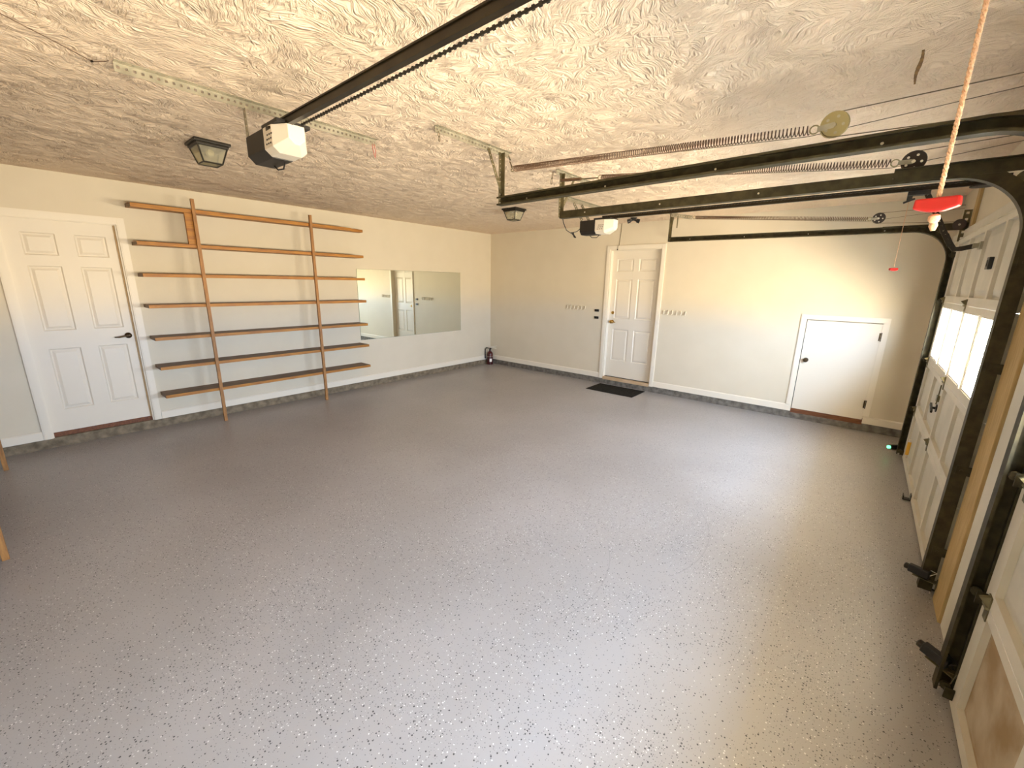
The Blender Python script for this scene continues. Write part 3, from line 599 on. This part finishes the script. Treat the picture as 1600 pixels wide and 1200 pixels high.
# ------------------------------------------------------------------ extension springs with pulleys and cables
def spring(y, xl, zl, xr, zr, xp, zp, prad, pm, label, tail=None):
    r = thing('extension_spring', ((xl + xr) / 2, y, min(zl, zr) - .03), label, 'spring', 'extension springs')
    p0 = Vector((xl, y, zl)); p1 = Vector((xr, y, zr)); d = p1 - p0; Ln = d.length; a = d.normalized(); u = Vector((0, 1, 0)); v = a.cross(u)
    pts = []; s = 0; ang = 0; ns = 8
    while s < Ln:
        pitch = .0085 + .0075 * (s / Ln) ** 1.5
        pts.append(p0 + a * s + (u * math.cos(ang) + v * math.sin(ang)) * .0185); s += pitch / ns; ang += 2 * math.pi / ns
    MB().tube(pts, .0027, 4).build('coil', 'spring', r, smooth=True)
    for c in (p0 - a * .016, p1 + a * .018):
        MB().tube([c + a * .017 * math.cos(t) + v * .017 * math.sin(t) for t in [k * math.pi / 8 for k in range(16)]], .003, 6, closed=True).build('end_ring', 'brassy', r)
    pc = Vector((xp, y, zp)); ax = Vector((.12, 1, .25)).normalized()
    e1 = (a - ax * a.dot(ax)).normalized(); e2 = ax.cross(e1)
    m = MB(); q = p1 + a * .03
    for sg in (-1, 1):
        c0 = q + ax * sg * .006; c1 = pc + ax * sg * .013
        m.obox((c0 + c1) / 2, (c1 - c0) / 2, e2 * .011, ax * .0018)
    m.build('pulley_fork', 'galv', r)
    m = MB(); m.lathe(pc - ax * .011, ax, [(0, prad), (.003, prad), (.008, prad * .86), (.014, prad * .86), (.019, prad), (.022, prad)], 28); m.build('pulley_wheel', pm, r, smooth=True)
    m = MB(); m.lathe(pc - ax * .018, ax, [(0, .008), (.036, .008)], 10)
    for k in range(5):
        b = pc + (e1 * math.cos(k * 1.2566) + e2 * math.sin(k * 1.2566)) * prad * .62
        m.lathe(b - ax * .0125, ax, [(0, .006), (.025, .006)], 8)
    m.build('pulley_hub', 'galv' if pm == 'brassy' else 'lightmetal', r)
    # lift cable around the pulley, safety cable through the spring
    top = pc + Vector((0, 0, prad * .93)); bot = pc - Vector((0, 0, prad * .93)); xe = 6.46
    c = r
    pts = [Vector((xe, y, zp + .065))] + [top] + [pc + Vector((-math.sin(t), 0, math.cos(t))) * prad * .93 for t in [k * math.pi / 8 for k in range(1, 8)]] + [bot, Vector((xe, y, zp - .075))]
    MB().tube(pts, .0022, 5).build('lift_cable', 'cable', c)
    MB().tube([(xl - .03, y, zl - .012), (xr, y + .012, zr - .022), (xe, y + .012, zr + .04)], .0016, 5).build('safety_cable', 'cable', c)
    return r
s1 = spring(-3.90, 3.872, 2.452, 5.607, 2.358, 5.697, 2.363, .052, 'brassy', 'closest extension spring of near garage door with pale pulley')
s2 = spring(-3.20, 4.18, 2.484, 5.907, 2.322, 5.998, 2.318, .050, 'darkpulley', 'middle extension spring of far garage door with dark five hole pulley')
s3 = spring(-.75, 4.15, 2.486, 5.800, 2.341, 5.886, 2.341, .050, 'darkpulley', 'farthest extension spring of far garage door with small dark pulley')
r = thing('spring_rod', (4.06, -3.2, 2.47), 'short brown eye rod tying middle spring to its hanger', 'rod')
MB().lathe((3.80, -3.2, 2.512), (1, 0, -.08), [(0, .012), (.19, .012), (.20, .006)], 10).build('sleeve', 'spring', r); MB().tube([(3.99, -3.2, 2.497), (4.15, -3.2, 2.486)], .0045, 6).build('rod', 'strap', r)
r = thing('spring_strap', (3.95, -.75, 2.49), 'galvanized strap tying farthest spring to its hanger', 'strap')
MB().strip((3.845, -.75, 2.542), (4.11, -.75, 2.488), (0, 0, 1), .045, .003, .03, .010).build('strap', 'galv', r); MB().lathe((3.93, -.745, 2.52), (0, 0, -1), [(0, .008), (.14, .007)], 8).build('bolt', 'strap', r)
# sheaves at the door wall
for y, lab in ((-.75, 'dark cable sheave at the far end of door wall'), (-3.22, 'grey cable sheave above near side of far garage door')):
    r = thing('cable_sheave', (6.43, y, 2.19), lab, 'sheave', 'cable sheaves')
    ax = Vector((.1, 1, .2)).normalized(); pc = Vector((6.452 if y > -1 else 6.41, y, 2.245 if y > -1 else 2.175))
    MB().lathe(pc - ax * .01, ax, [(0, .045), (.003, .045), (.008, .038), (.012, .038), (.017, .045), (.02, .045)], 24).build('wheel', 'darkpulley' if y > -1 else 'strap', r, smooth=True)
    MB().lathe(pc - ax * .02, ax, [(0, .009), (.04, .009)], 8).build('axle', 'galv', r)

# ------------------------------------------------------------------ openers
def chamfer_box(m, x0, x1, y0, y1, z0, z1, c):       # long box along x with chamfered lower edges
    pr = [(y0, z1), (y0, z0 + c), (y0 + c, z0), (y1 - c, z0), (y1, z0 + c), (y1, z1)]
    m.sweep(pr, [(x0, 0, 0), (x1, 0, 0)], lambda i: (Vector((0, 1, 0)), Vector((0, 0, 1)))); return m
def opener(yc, x0, x1, x2, z0, z1, zr, hy, label, arm, xt, yr):
    r = thing('garage_door_opener', ((x0 + x2) / 2, yc, z0), label, 'garage door opener', 'garage door openers')
    y0, y1 = yc - hy, yc + hy
    chamfer_box(MB(), x0, x1, y0, y1, z0, z1, .035).build('housing', 'housing', r, bevel=.004)
    B((x1 - .02, y0 + .004, z1), (x2 - .02, y1 - .004, z1 + .016), 'top_plate', 'housing', r)
    # faceted light cover with vent slots
    m = MB(); c = .045
    ring = lambda x, ins, zi: [(x, y0 + ins, z1 - .002), (x, y0 + ins, z0 + .03 + zi), (x, y0 + ins + .03, z0 + .004 + zi), (x, y1 - ins - .03, z0 + .004 + zi), (x, y1 - ins, z0 + .03 + zi), (x, y1 - ins, z1 - .002)]
    secs = [ring(x1 + .001, 0, 0), ring(x1 + (x2 - x1) * .55, .0, 0), ring(x2, .045, .035)]
    vs_ = [[m.V(p) for p in s] for s in secs]
    for A, Bq in zip(vs_, vs_[1:]):
        for k in range(6): m.bm.faces.new((A[k], A[(k + 1) % 6], Bq[(k + 1) % 6], Bq[k]))
    m.bm.faces.new(vs_[0][::-1]); m.bm.faces.new(vs_[-1])
    cov = m.build('light_cover', 'cover', r, bevel=.003)
    for i in range(3):
        for j in range(3):
            B((x1 + .03 + j * .024 + i * .008, y0 - .0012, z0 + .045 + i * .020), (x1 + .043 + j * .024 + i * .008, y0 + .002, z0 + .052 + i * .020), 'vent_slot', 'black', cov)
    # rail, chain, trolley
    XE = 6.50
    m = MB(); m.box((x2 - .16, yr - .013, zr - .014), (XE, yr + .013, zr + .020)); m.box((x2 - .16, yr - .019, zr + .016), (XE, yr + .019, zr + .022)); m.build('rail', 'rail', r)
    m = MB()
    for sg in (1, -1):
        x = x2 - .10; n = int((XE - .08 - x) / .0127)
        if sg == 1 or arm:
            m.box((x, yr + sg * .068 - .0022, zr + .003), (XE - .08, yr + sg * .068 + .0022, zr + .010))
            for i in range(n):
                if i % 2 == 0: m.box((x + i * .0127, yr + sg * .068 - .004, zr + .0005), (x + i * .0127 + .0105, yr + sg * .068 + .004, zr + .0125))
    m.build('chain', 'blackmetal', r)
    MB().lathe((x2 - .12, yr, zr - .03), (0, 0, 1), [(0, .066), (.012, .066)], 24).build('sprocket', 'blackmetal', r)
    m = MB(); m.box((XE - .03, yr - .03, zr - .035), (6.519, yr + .03, zr + .04)); m.lathe((XE - .10, yr, zr - .024), (0, 0, 1), [(0, .064), (.010, .064)], 20); m.build('header_bracket', 'blackmetal', r)
    m = MB(); m.box((xt - .05, yr - .030, zr - .045), (xt + .07, yr + .030, zr - .019)); m.box((xt - .05, yr - .008, zr - .075), (xt - .02, yr + .008, zr - .045)); m.obox((xt - .035, yr, zr - .078), (.03, 0, .012), (0, .007, 0), (-.002, 0, .006)); m.build('trolley', 'black', r)
    # door arm: straight perforated bar + curved bar to the door
    m = MB(); pA = Vector((xt + .05, yr, zr - .03)); pB = Vector((6.318, yr, 1.972)); m.strip(pA, pB, Vector((1, 0, .4)), .032, .004, .034, .009)
    m.build('arm', 'blackmetal', r)
    m = MB(); pts = [pB + (pA - pB) * .22 + Vector((.004, .006, 0)), pB + (pA - pB) * .05 + Vector((.004, .006, 0)), pB + Vector((.022, .006, -.020)), pB + Vector((.06, .006, -.018)), Vector((6.445, yr + .006, 1.972))]
    m.sweep([(-.016, -.003), (.016, -.003), (.016, .003), (-.016, .003)], pts, lambda i: ((lambda t: Vector((-t.z, 0, t.x)))((pts[min(i + 1, len(pts) - 1)] - pts[max(i - 1, 0)]).normalized()), Vector((0, 1, 0)))).build('curved_arm', 'blackmetal', r)
    m = MB(); m.tube([(x0 + .06, yc + .02, z0 + .006), (x0 + .09, yc + .03, z0 - .022), (x0 + .15, yc + .035, z0 - .025), (x0 + .19, yc + .03, z0 + .004)], .004, 6).build('wire_loop', 'black', r)
    return r
OP1, OP2 = -5.29, -2.00
opener(OP1, 3.19, 3.425, 3.615, 2.285, 2.415, 2.424, .085, 'black opener with white light cover and rail close to camera', False, 6.02, OP1 - .027)
opener(OP2, 3.325, 3.515, 3.715, 2.205, 2.352, 2.376, .095, 'black and white opener hanging farther off before the entry door', True, 6.08, OP2)
# perforated ceiling angles carrying the openers
r = thing('opener_hanger', (3.2, -5.2, 2.42), 'long perforated ceiling angle carrying the close opener', 'hanger', 'opener hangers')
m = MB(); m.strip((3.215, -5.88, H - .002), (3.215, -4.57, H - .002), (1, 0, 0), .034, .003, .04, .012); m.strip((3.198, -5.88, H - .02), (3.198, -4.57, H - .02), (0, 0, 1), .040, .003, .028, .011); m.build('ceiling_angle', 'galv', r)
for y in (-5.37, -5.215): MB().strip((3.21, y, 2.418), (3.205, y, H - .042), (1, 0, 0), .034, .003, .03, .010).build('drop_strap', 'galv', r)
m = MB(); m.tube([(3.2, -4.585, H - .03), (3.202, -4.578, H - .07), (3.198, -4.58, H - .115)], .0018, 5); m.tube([(3.2, -4.60, H - .03), (3.20, -4.594, H - .075), (3.204, -4.588, H - .11)], .0018, 5); o = m.build('loose_wire', 'red', r)
r = thing('opener_hanger', (3.22, -1.9, 2.36), 'perforated ceiling angle carrying the farther opener', 'hanger', 'opener hangers')
m = MB(); m.strip((3.235, -2.75, H - .002), (3.235, -1.25, H - .002), (1, 0, 0), .034, .003, .04, .012); m.strip((3.218, -2.75, H - .02), (3.218, -1.25, H - .02), (0, 0, 1), .040, .003, .028, .011); m.build('ceiling_angle', 'galv', r)
for y in (-2.085, -1.915): MB().strip((3.345, y, 2.356), (3.225, y, H - .042), (1, 0, 0), .030, .003, .03, .010).build('drop_strap', 'galv', r)
r = thing('power_cord', (3.2, -2.3, 2.2), 'dangling black power cord with plug beside the farther opener', 'cord')
m = MB(); m.tube([(3.318, -2.03, 2.30), (3.29, -2.09, 2.245), (3.24, -2.14, 2.225), (3.20, -2.17, 2.255), (3.175, -2.20, 2.33), (3.16, -2.22, 2.45), (3.17, -2.20, 2.56), (3.175, -2.19, 2.594)], .0045, 6).build('cord', 'black', r, smooth=True)
m = MB()
for k in range(4): m.tube([(3.235 + .01 * k, -2.13, 2.235), (3.26, -2.12 + .006 * k, 2.205), (3.275 + .006 * k, -2.115, 2.178)], .0055, 6)
m.build('bundle', 'black', r, smooth=True)

r = thing('bell_wire', (3.2, -6.0, H - .01), 'thin brown wire tacked to ceiling leading to the close opener angle', 'wire')
MB().tube([(3.345, -6.205, H - .003), (3.25, -6.085, H - .003), (3.165, -5.985, H - .003), (3.127, -5.938, H - .004), (3.16, -5.91, H - .004), (3.196, -5.893, H - .004)], .0016, 5).build('wire', 'spring', r)
MB().lathe((3.129, -5.940, H), (0, 0, -1), [(0, .004), (.006, .006), (.008, .002)], 8).build('staple', 'blackmetal', r)

# emergency release cords
def release(x, y, ztop, zh, rr, ax, label, knot):
    r = thing('release_cord', (x, y, zh - .05), label, 'release cord', 'red handled release cords')
    m = MB(); n = 60
    if rr > .003:                                    # twisted three-strand rope
        for k in range(3):
            m.tube([(x + rr * .5 * math.cos(i * .9 + k * 2.094), y + rr * .5 * math.sin(i * .9 + k * 2.094), ztop + (zh - ztop) * i / 199) for i in range(200)], rr * .55, 5)
    else: m.tube([(x, y, ztop), (x, y, zh)], rr, 5)
    m.build('rope', 'rope', r, smooth=True)
    a = Vector(ax).normalized(); b = Vector((-a.y, a.x, 0)); c = Vector((x, y, zh)); h = .029
    m = MB(); prof = [(-h, -.007), (-.010, -.013), (.010, -.013), (h, -.007), (h * .96, .009), (-h * .96, .009)]
    m.sweep(prof, [c - b * .009, c + b * .009], lambda i: (a, Vector((0, 0, 1)))).build('handle', 'red', r, bevel=.003)
    if knot:
        m = MB(); m.lathe((x, y, zh - .017), (.1, .1, -1), [(0, .004), (.003, .0075), (.009, .008), (.014, .005), (.019, .006), (.027, .003)], 10).build('knot', 'rope', r, smooth=True)
    return r
release(5.996, OP1 - .02, 2.36, 1.812, .0036, (.96, -.26, 0), 'twisted rope with red handle hanging close to camera', True)
release(6.045, OP2, 2.29, 1.817, .0018, (.8, .6, 0), 'thin cord with small red handle hanging by far garage door', False)

# ------------------------------------------------------------------ safety sensors on the tracks
def sensor(x, y, z, tipdir, label, led):
    r = thing('safety_sensor', (x, y, z - .06), label, 'sensor', 'safety beam sensors')
    d = Vector(tipdir).normalized(); c = Vector((x, y, z)); s = Vector((-d.y, d.x, 0)).normalized(); u = d.cross(s)
    m = MB(); m.obox(c, d * .045, s * .016, u * .022).build('body', 'black', r, bevel=.005)
    m = MB(); m.lathe(c + d * .044, d, [(0, .017), (.016, .017), (.020, .012)], 14).build('lens', 'led' if led else 'blackmetal', r)
    m = MB(); m.obox(c - d * .03 - u * .028, d * .05, s * .018, u * .0015); m.obox(c - d * .08 - u * .028 + Vector((.0, 0, 0)), d * .0015, s * .018, u * .03); m.obox((c - d * .07 - u * .028 + Vector((6.47, y, z - .03))) / 2 + Vector((0, 0, .0)), Vector((.012, 0, 0)), s * .015, u * .0015); m.build('bracket', 'strap', r)
    m = MB(); m.tube([c - d * .045, c - d * .07 + Vector((0, 0, .03)), Vector((6.44, y, z + .03)), Vector((6.47, y, z - .04)), Vector((6.475, y, max(.01, z - .12)))], .0028, 6).build('wire', 'label' if abs(y - YT2) < .1 else 'black', r, smooth=True)
sensor(6.395, YT1 + .02, .085, (-.75, -.65, 0), 'black safety sensor with glowing green lamp at the far track foot', True)
sensor(6.412, YT2 - .02, .125, (-.9, .35, 0), 'black safety sensor at middle track foot with white wire', False)
sensor(6.408, YT3 + .02, .155, (-.85, .5, .15), 'black safety sensor at the foot of the closest track', False)
